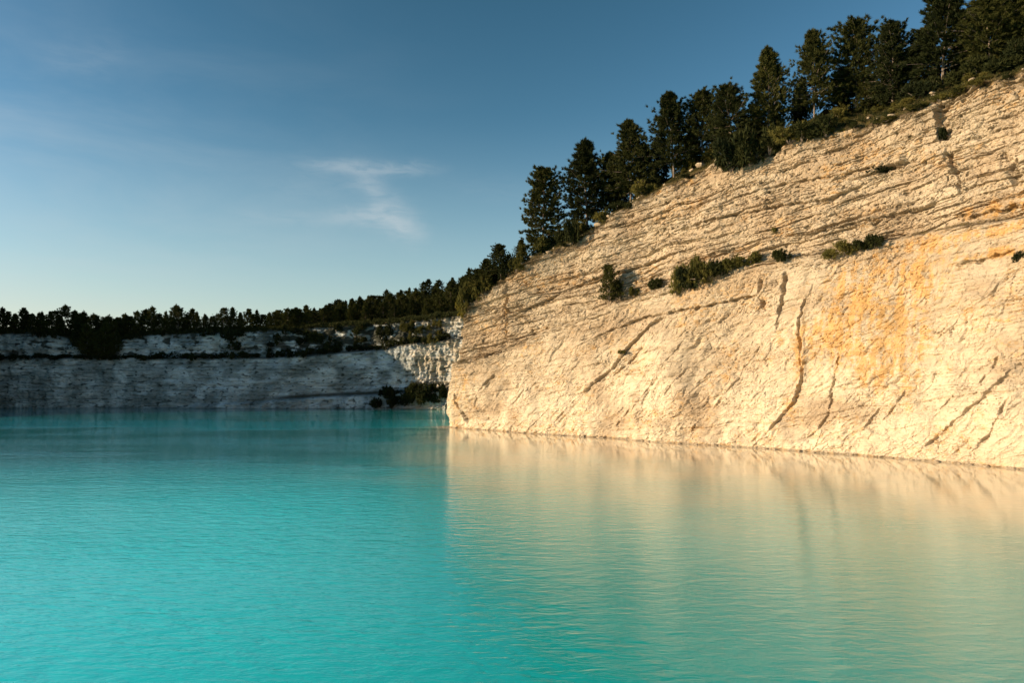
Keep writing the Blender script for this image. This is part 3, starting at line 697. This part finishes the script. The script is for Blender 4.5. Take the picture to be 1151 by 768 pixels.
NEARP = [  # u, v of the foot, v of the top, breadth in px, prototype, label
    (607, 270, 192, 46, 2, 'leftmost tall pine on the sunlit cliff, dense oval crown standing clear against the sky'),
    (657, 246, 160, 60, 0, 'broad full pine just right of the leftmost tall pine on the cliff'),
    (700, 218, 137, 52, 4, 'pine with ragged crown where the cliff edge steepens, short pale trunk showing'),
    (752, 194, 107, 58, 1, 'wide conical pine with a thin bare trunk above the middle of the cliff'),
    (790, 185, 105, 46, 2, 'narrow dark pine squeezed behind the wide conical pine'),
    (822, 178, 98, 50, 3, 'short bushy pine directly above the largest hanging shrub clump'),
    (865, 156, 57, 56, 0, 'tall pointed pine with pale bare trunk foot, right of the hanging shrub clump'),
    (914, 135, 38, 50, 1, 'slender pine with pale trunk between two pointed pines on the upper cliff edge'),
    (957, 119, 27, 58, 3, 'pine with a rounded top and bare thin trunk left of the olive bush'),
    (1003, 108, 28, 46, 2, 'dark narrow pine behind the olive bush on the upper crest'),
    (1057, 86, -10, 84, 1, 'biggest pine, with a lit bare trunk above the dark slot in the cliff'),
    (1112, 74, -14, 70, 0, 'large pine cut by the top of the frame, right of the biggest pine'),
    (1150, 62, -30, 76, 3, 'pine at the right edge of the view, crown leaving the frame')]
near_xy = []
for u, v, vt, w, k_, lab in NEARP:
    x, y, z = on_near_land(u, v); h = z_at(x, y, vt)-z; dep = y
    near_xy.append((x, y))
    cw = w/FPX*dep; wide = cw/(2*[3.6, 3.9, 3.1, 3.7, 3.5][k_]*h/12)*1.14
    place_pine(PINES[k_], x, y, z-.1, h, rnd.uniform(0, 6.3), lab, 'tall pines along the edge of the sunlit cliff', min(1.35, max(.85, wide)))
# darker trees filling in behind the front row
_NN = ['leftmost pine', 'broad full pine', 'ragged pine', 'wide conical pine', 'narrow pine', 'short bushy pine', 'pointed pine', 'slender pine', 'rounded pine', 'dark narrow pine', 'biggest pine', 'cut off pine', 'last pine']
def shp(k): return ('conical', 'broad', 'oval', 'rounded', 'ragged')[k]
def NEAR_NAMES(u):
    i = sum(1 for t in NEARP if t[0] < u); i = min(max(i, 1), 12); return f'{_NN[i-1]} and {_NN[i]}'
cnt = 0
for u, v0 in [(628, 200), (642, 196), (680, 172), (690, 160), (722, 150), (735, 142), (772, 130), (805, 118), (838, 112), (850, 104), (885, 88), (895, 84), (930, 72), (940, 66), (975, 58), (985, 50), (1018, 36), (1030, 24),
              (1082, 8), (1095, -2), (1132, -10), (1142, -12), (812, 126), (872, 110), (1010, 50), (1070, 20), (1170, -30), (1190, -40)]:
    i = int(np.argmin((LU[-6]-u)**2+np.where(LY[-6] < 40, 1e9, 0)+np.where(LU[-6] < 520, 1e9, 0))); r_ = rnd.choice([-6, -5, -4])
    x, y, z = LX[r_, i], LY[r_, i], LZ[r_, i]; h = min(15, max(6.5, z_at(x, y, v0+rnd.uniform(8, 20))-z))
    side = 'lower left part' if u < 760 else ('middle part' if u < 960 else 'upper right')
    place_pine(PINES[cnt % 5], x, y, z-.1, h, rnd.uniform(0, 6.3), f'{shp(cnt % 5)} dark back row pine, between {NEAR_NAMES(u)}', f'back row pines, {side} of the cliff top', .95); cnt += 1
# the cliff's wooded left shoulder
for u, v, vt, k_, wd, lab in ((556, 306, 275, 3, 1.15, 'small round topped pine alone on the left shoulder of the sunlit cliff'), (541, 315, 291, 1, 1.3, 'low bushy pine just below the small round topped pine'),
                             (529, 326, 303, 3, 1.3, 'low pine at the left end of the sunlit cliff above the yellow bush'), (583, 290, 269, 0, 1.2, 'knee high young pine left of the leftmost tall pine'),
                             (548, 312, 298, 2, 1.4, 'stubby pine between the round topped pine and the low bushy pine')):
    x, y, z = on_near_land(u, v); place_pine(PINES[k_], x, y, z-.2, z_at(x, y, vt)-z, rnd.uniform(0, 6), lab, 'small pines on the left shoulder of the cliff', wd)

# lone young pine on the ledge of the wall (its foot searched on the displaced face)
FU, FV = project(np.stack([PX[::2, ::2], PY[::2, ::2], PZ[::2, ::2]], -1))
def on_face(u, v):
    i = np.unravel_index(np.argmin((FU-u)**2+(FV-v)**2+np.where(PY[::2, ::2] < 40, 1e9, 0)), FU.shape); i = (i[0]*2, i[1]*2)
    return float(PX[i]), float(PY[i]), float(PZ[i]), i[1]
x, y, z, ci = on_face(686, 343)
place_pine(SMALLP, x+nx[ci]*.5, y+ny[ci]*.5, z-.2, z_at(x, y, 301)-z+.2, 1., 'lone young pine growing from the ledge on the sunlit rock face', None, 1.05)
x, y, z, ci = on_face(694, 338)
place_pine(SMALLP, x+nx[ci]*.3, y+ny[ci]*.3, z-.2, z_at(x, y, 318)-z+.2, 2.6, 'tiny pine pressed against the rock just right of the lone young pine', None, 1.3)

# far rows and the wooded hill
def far_ground(x, y):
    z = float(ground_z(x, y)); i = np.argmin((FXl-x)**2+(FYl-y)**2); i = np.unravel_index(i, FXl.shape)
    if math.hypot(FXl[i]-x, FYl[i]-y) < 3: z = float(FZl[i])
    return z
def crest_xy(u, back):
    i = int(np.argmin(np.abs(Uf[-1]-u))); return QX[-1, i]*1., QY[-1, i]+back
def shp(k): return ('conical', 'broad', 'narrow', 'round topped', 'ragged')[k]
def zone(u):
    for lim, t in ((60, 'near the left frame edge'), (85, 'just left of the dark gully'), (128, 'beside the dark gully'), (190, 'right of the dark gully'), (245, 'left of the narrow dark gash'), (320, 'between the two vertical gashes')):
        if u < lim: return t
    for lim, t in ((350, 'where the wooded hill begins'), (385, 'below the left slope of the hill'), (420, 'below the middle of the hill'), (455, 'left of the sunlit patch')):
        if u < lim: return t
    return 'at the sunlit patch'
u = -14.
while u < 345:
    h = rnd.uniform(7.2, 10.4)*(1 if u < 200 or rnd.random() < .6 else .85); b = rnd.uniform(2.5, 5)
    x, y = crest_xy(u, b); k_ = rnd.randrange(5)
    if not 92 < u < 124:
        top = z_at(x, y, np.interp(u, [-20, 50, 110, 200, 230, 320, 350], [350, 350, 354, 350, 354, 351, 347])+rnd.uniform(-7, 4)); z = far_ground(x, y)
        size = 'tall' if h > 9 else 'short'
        place_pine(FARP[k_], x, y, z-.2, max(5.5, top-z), rnd.uniform(0, 6.3), f'{size} {shp(k_)} pine in front row on far wall, {zone(u)}', 'front row pines on the shaded far wall', rnd.uniform(.9, 1.35))
    u += rnd.uniform(6., 10.)
u = -10.
while u < 330:
    x, y = crest_xy(u, rnd.uniform(8, 13)); z = far_ground(x, y)
    place_pine(FARP[rnd.randrange(5)], x, y, z-.2, max(6, z_at(x, y, np.interp(u, [0, 110, 230, 330], [355, 357, 358, 352])+rnd.uniform(-3, 4))-z), rnd.uniform(0, 6.3), f'half hidden pine in second row on far wall, {zone(u)}', 'second row pines on the shaded far wall', rnd.uniform(1.1, 1.5))
    u += rnd.uniform(8.5, 12.5)
# trees standing down in the gully
for u, v, vt in ((90, 389, 366), (97, 396, 360), (104, 400, 372), (110, 400, 366), (117, 401, 358), (123, 398, 372), (130, 394, 366), (101, 401, 384), (113, 402, 386), (88, 381, 352), (109, 372, 352), (99, 376, 351), (118, 378, 353)):
    x, y = crest_xy(u, 0 if v > 380 else 4); y -= (2.0 if v > 380 else 0); z = z_at(x, y, v)
    place_pine(FARP[rnd.randrange(5)], x, y, z-.6, z_at(x, y, vt+5)-z, rnd.uniform(0, 6), f'dark pine {"low down" if v > 385 else "near the head"} in the gully of the far wall, {"left side" if u < 100 else ("middle" if u < 112 else "right side")}', 'pines in the gully of the far wall', 1.0)
hp = []
y = 307.
while y < 384:
    x = -118+rnd.uniform(0, 4)
    while x < 24:
        px_, py_ = x+rnd.uniform(-1.6, 1.6), y+rnd.uniform(-1.6, 1.6)
        if inside(np.array([px_]), np.array([py_]), poly)[0]:
            uu = 575.5+800*px_/py_
            if uu < 562 and uu > 330-max(0, (y-330)): hp.append((px_, py_, uu))
        x += 6.4 if y < 335 else 7.2
    y += 5.6 if y < 335 else 7.4
for px_, py_, uu in hp:
    z = float(ground_z(px_, py_)); third = 'lower edge' if py_ < 318 else ('middle' if py_ < 350 else 'ridge line')
    side = 'left' if uu < 400 else ('central' if uu < 460 else 'right hand')
    k_ = rnd.randrange(5)
    place_pine(FARP[k_], px_, py_, z-.3, rnd.uniform(6.6, 9.6)*(.8 if py_ < 312 else 1), rnd.uniform(0, 6.3), f'{shp(k_)} pine in wood on the {third} of far hill, {side} part', f'pines on the far hill, {third}, {side} part', rnd.uniform(1.0, 1.35))

# ---- shrubs
SH = {'d': [make_shrub(61+i, 1., 1., 260, 9, .20, .06, M_SHRUB_D) for i in range(3)], 'o': [make_shrub(71+i, 1., 1., 260, 9, .20, .05, M_SHRUB) for i in range(3)],
      'g': [make_shrub(81, 1., 1., 260, 9, .18, .06, M_GOLD)], 'f': [make_shrub(91+i, 1., 1., 90, 7, .30, .14, M_SHRUB_D) for i in range(3)]}
def shrub(kind, x, y, z, r, h, label, group=None, nm='shrub'):
    o = bpy.data.objects.new(nm, rnd.choice(SH[kind])); COL.objects.link(o)
    o.location = (x, y, z); o.scale = (r*1.0, r*1.0, h*1.2); o.rotation_euler = (0, 0, rnd.uniform(0, 6.3)); tag(o, label, 'shrub', group); return o
SPEC = [  # u, v foot, width px, height px, kind, label
    (515, 352, 12, 16, 'g', 'small yellowish bush at the left tip of the sunlit cliff'), (521, 344, 15, 22, 'o', 'olive green bush directly above the small yellowish bush'),
    (533, 331, 20, 18, 'o', 'wide olive bush spilling over the left shoulder of the cliff'), (547, 322, 18, 14, 'o', 'grassy olive bush below the small round topped pine'),
    (566, 306, 16, 14, 'd', 'dark bush right of the small round topped pine'), (577, 300, 14, 12, 'o', 'low olive bush at the rock notch on the left shoulder'),
    (596, 284, 24, 16, 'o', 'brownish bush under the leftmost tall pine'), (612, 276, 20, 12, 'o', 'low bush at the trunk of the leftmost tall pine'),
    (632, 272, 16, 18, 'd', 'dark clump clinging below the crest under the broad full pine'), (647, 272, 14, 20, 'd', 'dark clump hanging over the crest right of the broad full pine'),
    (650, 250, 22, 12, 'o', 'bright olive bush at the foot of the broad full pine'), (672, 240, 20, 12, 'o', 'low olive bush between the broad full pine and the ragged pine'),
    (690, 228, 22, 10, 'd', 'flat dark bush at the foot of the ragged pine'), (718, 211, 24, 12, 'o', 'olive bush right of the ragged pine'),
    (736, 204, 18, 14, 'd', 'dark bush below the wide conical pine'), (770, 190, 26, 15, 'o', 'olive bush right of the wide conical pine'),
    (800, 180, 20, 14, 'o', 'sunlit bush left of the largest hanging clump'), (826, 190, 30, 26, 'd', 'largest dark shrub clump hanging over the middle of the crest'),
    (845, 184, 28, 24, 'd', 'dark shrub right half of the hanging clump in the middle of the crest'), (838, 168, 32, 14, 'o', 'olive shrub on top of the hanging clump'),
    (868, 172, 26, 18, 'd', 'dark shrub right of the hanging clump, below the tall pointed pine'), (890, 160, 30, 14, 'o', 'low dusty shrub between the pointed pine and the slender pine'),
    (905, 158, 24, 12, 'd', 'dark low shrub under the slender pine'), (932, 152, 22, 16, 'd', 'dark shrub on bare rubble below the slender pine'),
    (940, 134, 24, 12, 'o', 'dusty olive shrub between the slender and rounded pines'), (975, 126, 26, 16, 'd', 'dark shrub under the olive bush'),
    (988, 116, 26, 24, 'o', 'tall light olive bush standing out right of the rounded pine'), (1012, 120, 26, 14, 'd', 'dark shrub at the rock edge left of the slot'),
    (1032, 112, 30, 16, 'd', 'dark shrub overhanging the slot in the cliff'), (1052, 100, 26, 14, 'd', 'dark shrub under the biggest pine'),
    (1078, 94, 30, 16, 'd', 'dark shrub right of the slot near the rock edge'), (1100, 86, 34, 18, 'd', 'broad dark shrub below the large pine cut by the frame'),
    (1126, 80, 34, 18, 'd', 'dark shrub near the right end of the crest'), (1148, 72, 32, 20, 'd', 'dark shrub at the right edge of the view'),
    (1110, 66, 34, 14, 'o', 'brown olive shrub behind the broad dark shrub'), (1140, 60, 34, 16, 'o', 'brown olive shrub behind the last dark shrub at the right')]
for u, v, w, h, k_, lab in SPEC:
    x, y, z = on_near_land(u, v, 14) if v < np.interp(u, CREST_UV[:, 0], CREST_UV[:, 1])+5 else on_face(u, v)[:3]
    if v >= np.interp(u, CREST_UV[:, 0], CREST_UV[:, 1])+5: x, y, z, w, h = x-.75, y-.67, z+.1, w*1.2, h*1.35
    shrub(k_, x, y, z-.25, w/FPX*y*.62*(1.35 if u < 600 else 1.15), h/FPX*y*(1.5 if u < 600 else 1.2), lab, 'shrubs along the crest of the sunlit cliff')
for i in range(84):   # small ones between
    u = rnd.choice([rnd.uniform(520, 1151), rnd.uniform(860, 1151)]); vv = float(np.interp(u, CREST_UV[:, 0], CREST_UV[:, 1]))-rnd.uniform(-2, 16)
    if i % 3 == 0:
        vv = float(np.interp(u, CREST_UV[:, 0], CREST_UV[:, 1]))+rnd.uniform(1, 9); x, y, z, _ = on_face(u, vv); x -= .3; y -= .27
    else: x, y, z = on_near_land(u, vv, 9)
    k_ = rnd.choice('ddoo')
    shrub(k_, x, y, z-.15, rnd.uniform(.8, 1.7), rnd.uniform(.6, 1.2), f'small {"dark" if k_ == "d" else "dry olive"} tuft bush {"just under" if i % 3 == 0 else "on"} the crest, between {NEAR_NAMES(u)}', f'small bushes on the crest between {NEAR_NAMES(u)}')
LEDGE = [(738, 324, 16, 12, 'd', 'small dark bush left of the long bush row on the ledge'), (764, 328, 20, 26, 'o', 'tall olive bush at the lower left end of the bush row on the ledge'), (777, 322, 24, 24, 'd', 'second dark bush in the row on the ledge'),
    (792, 315, 26, 22, 'o', 'rounded olive bush in the middle of the row on the ledge'), (808, 308, 22, 17, 'd', 'dark bush right of the middle of the ledge row'), (824, 302, 20, 14, 'o', 'low olive bush towards the upper end of the ledge row'),
    (842, 297, 22, 13, 'o', 'pale green bush at the upper right end of the ledge row'), (880, 292, 20, 11, 'd', 'flat dark bush alone on the ledge right of the row'), (935, 289, 18, 9, 'o', 'flat bush at the left of the second ledge row'),
    (952, 284, 22, 12, 'o', 'olive bush in the second ledge row'), (968, 279, 18, 11, 'd', 'dark bush in the second ledge row'), (986, 275, 22, 12, 'd', 'darkest bush closing the second ledge row under the rock'),
    (715, 330, 10, 8, 'o', 'tiny bush right of the lone young pine'), (996, 192, 22, 8, 'd', 'dark tuft under the overhang high on the rock face'), (870, 260, 8, 5, 'o', 'tiny tuft high on the face above the ledge row'),
    (1146, 290, 10, 8, 'd', 'small dark bush on the rock face at the right edge of the view'), (700, 396, 7, 4, 'o', 'tiny tuft in the diagonal crack of the lower face'), (1058, 158, 12, 14, 'd', 'dark tuft below the slot in the upper rock')]
for u, v, w, h, k_, lab in LEDGE:
    x, y, z, ci = on_face(u, v); r_ = w/FPX*y*.62
    shrub(k_, x+nx[ci]*r_*.25, y+ny[ci]*r_*.25, z-.35, r_*1.15, h/FPX*y*1.25, lab, 'bushes rooted on the sunlit rock face')
# far wall shrubs
GU, GV = project(np.stack([QX[::2, ::2], QY[::2, ::2], QZ[::2, ::2]], -1))
def on_far(u, v):
    i = np.unravel_index(np.argmin((GU-u)**2+(GV-v)**2), GU.shape); return float(QX[::2, ::2][i]), float(QY[::2, ::2][i]), float(QZ[::2, ::2][i])
def fshrub(u, v, w, h, lab, grp, kind='f'):
    x, y, z = on_far(u, v); shrub(kind, x, y-.5, z-.4, w/FPX*y*.62, h/FPX*y*1.15, lab, grp)
u = 0.
while u < 500:
    v = float(np.interp(u, [0, 130, 250, 300, 350, 400, 430, 470, 520], [402, 402, 402, 401, 398, 393, 391, 384, 380]))
    if rnd.random() < .92: fshrub(u, v+rnd.uniform(-1, 2), rnd.uniform(8, 15), rnd.uniform(3, 7 if u > 150 else 5), f'{rnd.choice(["low", "rounded"])} dark bush on long ledge of far wall, {zone(u)}', 'bushes on the ledge of the far wall')
    u += rnd.uniform(5, 10)
for i in range(50):
    u = rnd.uniform(250, 505); v = rnd.uniform(np.interp(u, [250, 350, 505], [376, 372, 362]), np.interp(u, [250, 350, 430, 505], [399, 396, 392, 386]))
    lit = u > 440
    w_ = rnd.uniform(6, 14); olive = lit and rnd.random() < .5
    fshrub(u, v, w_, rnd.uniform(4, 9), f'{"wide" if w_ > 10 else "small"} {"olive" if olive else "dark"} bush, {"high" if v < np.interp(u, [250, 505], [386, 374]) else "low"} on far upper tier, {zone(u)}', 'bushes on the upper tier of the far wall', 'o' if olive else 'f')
for i in range(30):
    u = rnd.uniform(425, 503); v = rnd.uniform(440, 455)+max(0, (465-u)*.1)
    fshrub(u, v, rnd.uniform(9, 17), rnd.uniform(6, 11), f'{"low" if v < 448 else "front"} dark bush in thicket at foot of far wall, {"left" if u < 450 else ("middle" if u < 478 else "right")} part', 'thicket at the foot of the far wall')
for i in range(16):
    u = rnd.uniform(0, 330); fshrub(u, float(np.interp(u, FC[:, 0], FC[:, 1]))+rnd.uniform(0, 4), rnd.uniform(5, 11), rnd.uniform(3, 6), f'small dark bush at brink of far wall, {zone(u)}', 'bushes at the brink of the far wall')

# ---- undergrowth and dry grass: nobody could count these
def cover(name, P, n, length, width, up, mat, label, spread=.45):
    rng = np.random.default_rng(len(P)); D = np.tile(np.array([[0, 0, up]]), (len(P), 1))
    V, F = blades(P, D, n, length, width, spread, rng); o = mesh_np(name, V, F, mat, smooth_=False); tag(o, label, name.replace('_', ' '), None, 'stuff')
rng = np.random.default_rng(5)
def sample_land(n, d0, d1, clumpy=True):
    c = rng.integers(0, LX.shape[1]-1, n*3); w = np.isin(np.arange(len(DN)), np.where((np.array(DN) >= d0) & (np.array(DN) <= d1))[0]); rr = rng.choice(np.where(w)[0][:-1], n*3)
    a, b = rng.random(n*3), rng.random(n*3)
    g = lambda A: (A[rr, c]*(1-a)+A[rr, c+1]*a)*(1-b)+(A[rr+1, c]*(1-a)+A[rr+1, c+1]*a)*b
    P = np.stack([g(LX), g(LY), g(LZ)-.03], 1)
    k = (P[:, 1] > 30)
    if clumpy: k &= fbm(P[:, 0]/2.5, P[:, 1]/2.5, 2, 77) > -.15
    return P[k][:n]
cover('dry_grass', sample_land(9000, 0, 9), 7, .5, .035, .8, M_DRY, 'dry yellow grass tufts on the slope above the sunlit rock')
cover('undergrowth', sample_land(16000, 1, 30), 9, .55, .10, .5, M_SHRUB_D, 'dark undergrowth beneath the pines on the cliff top', .6)
hx, hy = rng.uniform(-230, 30, 16000), rng.uniform(302, 388, 16000); k = inside(hx, hy, poly) & (575.5+800*hx/hy < 570); hx, hy = hx[k], hy[k]
fi, fj = rng.integers(0, 8, 9000), rng.integers(0, FXl.shape[1]-20, 9000)
_jx, _jy = rng.uniform(-1, 1, 9000), rng.uniform(-.8, .8, 9000)
cover('far_brink_scrub', np.stack([FXl[fi, fj]+_jx, FYl[fi, fj]+_jy, FZl[fi, fj]+rng.uniform(-.2, .9, 9000)], 1), 7, .9, .26, .6, M_SHRUB_D, 'dark scrub under the tree row on top of the shaded far wall', .7)
cover('hill_undergrowth', np.stack([hx, hy, ground_z(hx, hy)], 1), 6, 1.1, .35, .5, M_SHRUB_D, 'dark scrub covering the ground under the far pines', .6)
# tufts sprouting along ledges of the sunlit face
m = (soil_shade > .45) & (Zn > 8) & (up > .5); ii = np.argwhere(m); ii = ii[rng.choice(len(ii), 6000)]
cover('face_grass', np.stack([PX[ii[:, 0], ii[:, 1]], PY[ii[:, 0], ii[:, 1]], PZ[ii[:, 0], ii[:, 1]]], 1), 5, .36, .04, .6, M_DRY, 'thin dry grass sprouting from ledges and cracks of the sunlit rock', .6)

# ---- loose blocks at the crest and along the foot
def make_block(seed):
    rng_ = np.random.default_rng(seed); n_ = 14; th = np.linspace(0, np.pi, 9)[:, None]; ph = np.linspace(0, 2*np.pi, n_, endpoint=False)[None]
    d_ = np.stack([np.sin(th)*np.cos(ph), np.sin(th)*np.sin(ph), np.cos(th)+0*ph], -1).reshape(-1, 3)
    r_ = np.ones(len(d_))
    for q_ in range(11):
        a_ = rng_.normal(0, 1, 3); a_ /= np.linalg.norm(a_); r_ = np.minimum(r_, rng_.uniform(.55, .85)/np.maximum(d_@a_, 1e-3))
    V = d_*r_[:, None]
    F = [(i*n_+j, i*n_+(j+1) % n_, (i+1)*n_+(j+1) % n_, (i+1)*n_+j) for i in range(8) for j in range(n_)]
    me = mesh_np('boulder', V, np.array(F), M_NEAR, {'soil_shade': np.zeros(len(V)), 'stain_sun': np.zeros(len(V)), 'pale': np.full(len(V), .0)}, smooth_=False, link=False); return me
BL = [make_block(s_) for s_ in range(6)]
def block(x, y, z, s_, label, group):
    o = bpy.data.objects.new('boulder', rnd.choice(BL)); COL.objects.link(o); o.location = (x, y, z)
    o.scale = (s_*rnd.uniform(.8, 1.3), s_*rnd.uniform(.7, 1.1), s_*rnd.uniform(.5, .8)); o.rotation_euler = (rnd.uniform(-.3, .3), rnd.uniform(-.3, .3), rnd.uniform(0, 6.3)); tag(o, label, 'boulder', group)
for u, v, s_, lab in ((598, 289, 1.1, 'pale boulder below the leftmost tall pine'), (586, 297, .9, 'boulder at the rock notch left of the leftmost tall pine'), (617, 284, .8, 'boulder under the low bush of the leftmost tall pine'),
                      (672, 250, .9, 'boulder at the crest below the ragged pine'), (681, 240, .7, 'pale stone perched on the crest left of the ragged pine'), (730, 207, .8, 'stone at the crest below the wide conical pine'),
                      (790, 186, 1.2, 'large tilted block left of the hanging shrub clump'), (778, 192, .9, 'block beside the large tilted block'), (880, 158, 1.0, 'block in rubble right of the pointed pine'),
                      (905, 148, 1.2, 'block in rubble under the slender pine'), (925, 148, .9, 'pale stone in rubble below the slender pine'), (1003, 132, .8, 'stone left of the slot at the rock edge'),
                      (1048, 104, .9, 'stone above the slot'), (1092, 92, .8, 'stone on the crest right of the slot')):
    x, y, z = on_near_land(u, v, 6); block(x, y, z, s_, lab, 'boulders on the cliff crest')
for i in range(34):
    j = int(np.argmin(np.abs(Un[26]-rnd.uniform(508, 1150)))); side = 'left third' if Un[26, j] < 730 else ('middle third' if Un[26, j] < 940 else 'right third')
    block(PX[26, j]+nx[j]*.25, PY[26, j]+ny[j]*.25, 0, rnd.uniform(.2, .55), f'small stone at the waterline of the sunlit cliff, {side}', f'stones along the waterline, {side}')
for i in range(40):
    u = rnd.uniform(520, 1150); vv = float(np.interp(u, CREST_UV[:, 0], CREST_UV[:, 1]))-rnd.uniform(-2, 7); x, y, z = on_near_land(u, vv, 4)
    side = 'left third' if u < 730 else ('middle third' if u < 940 else 'right third')
    block(x, y, z, rnd.uniform(.2, .5), f'small loose stone on the crest, between {NEAR_NAMES(u)}', f'loose stones on the cliff crest, {side}')
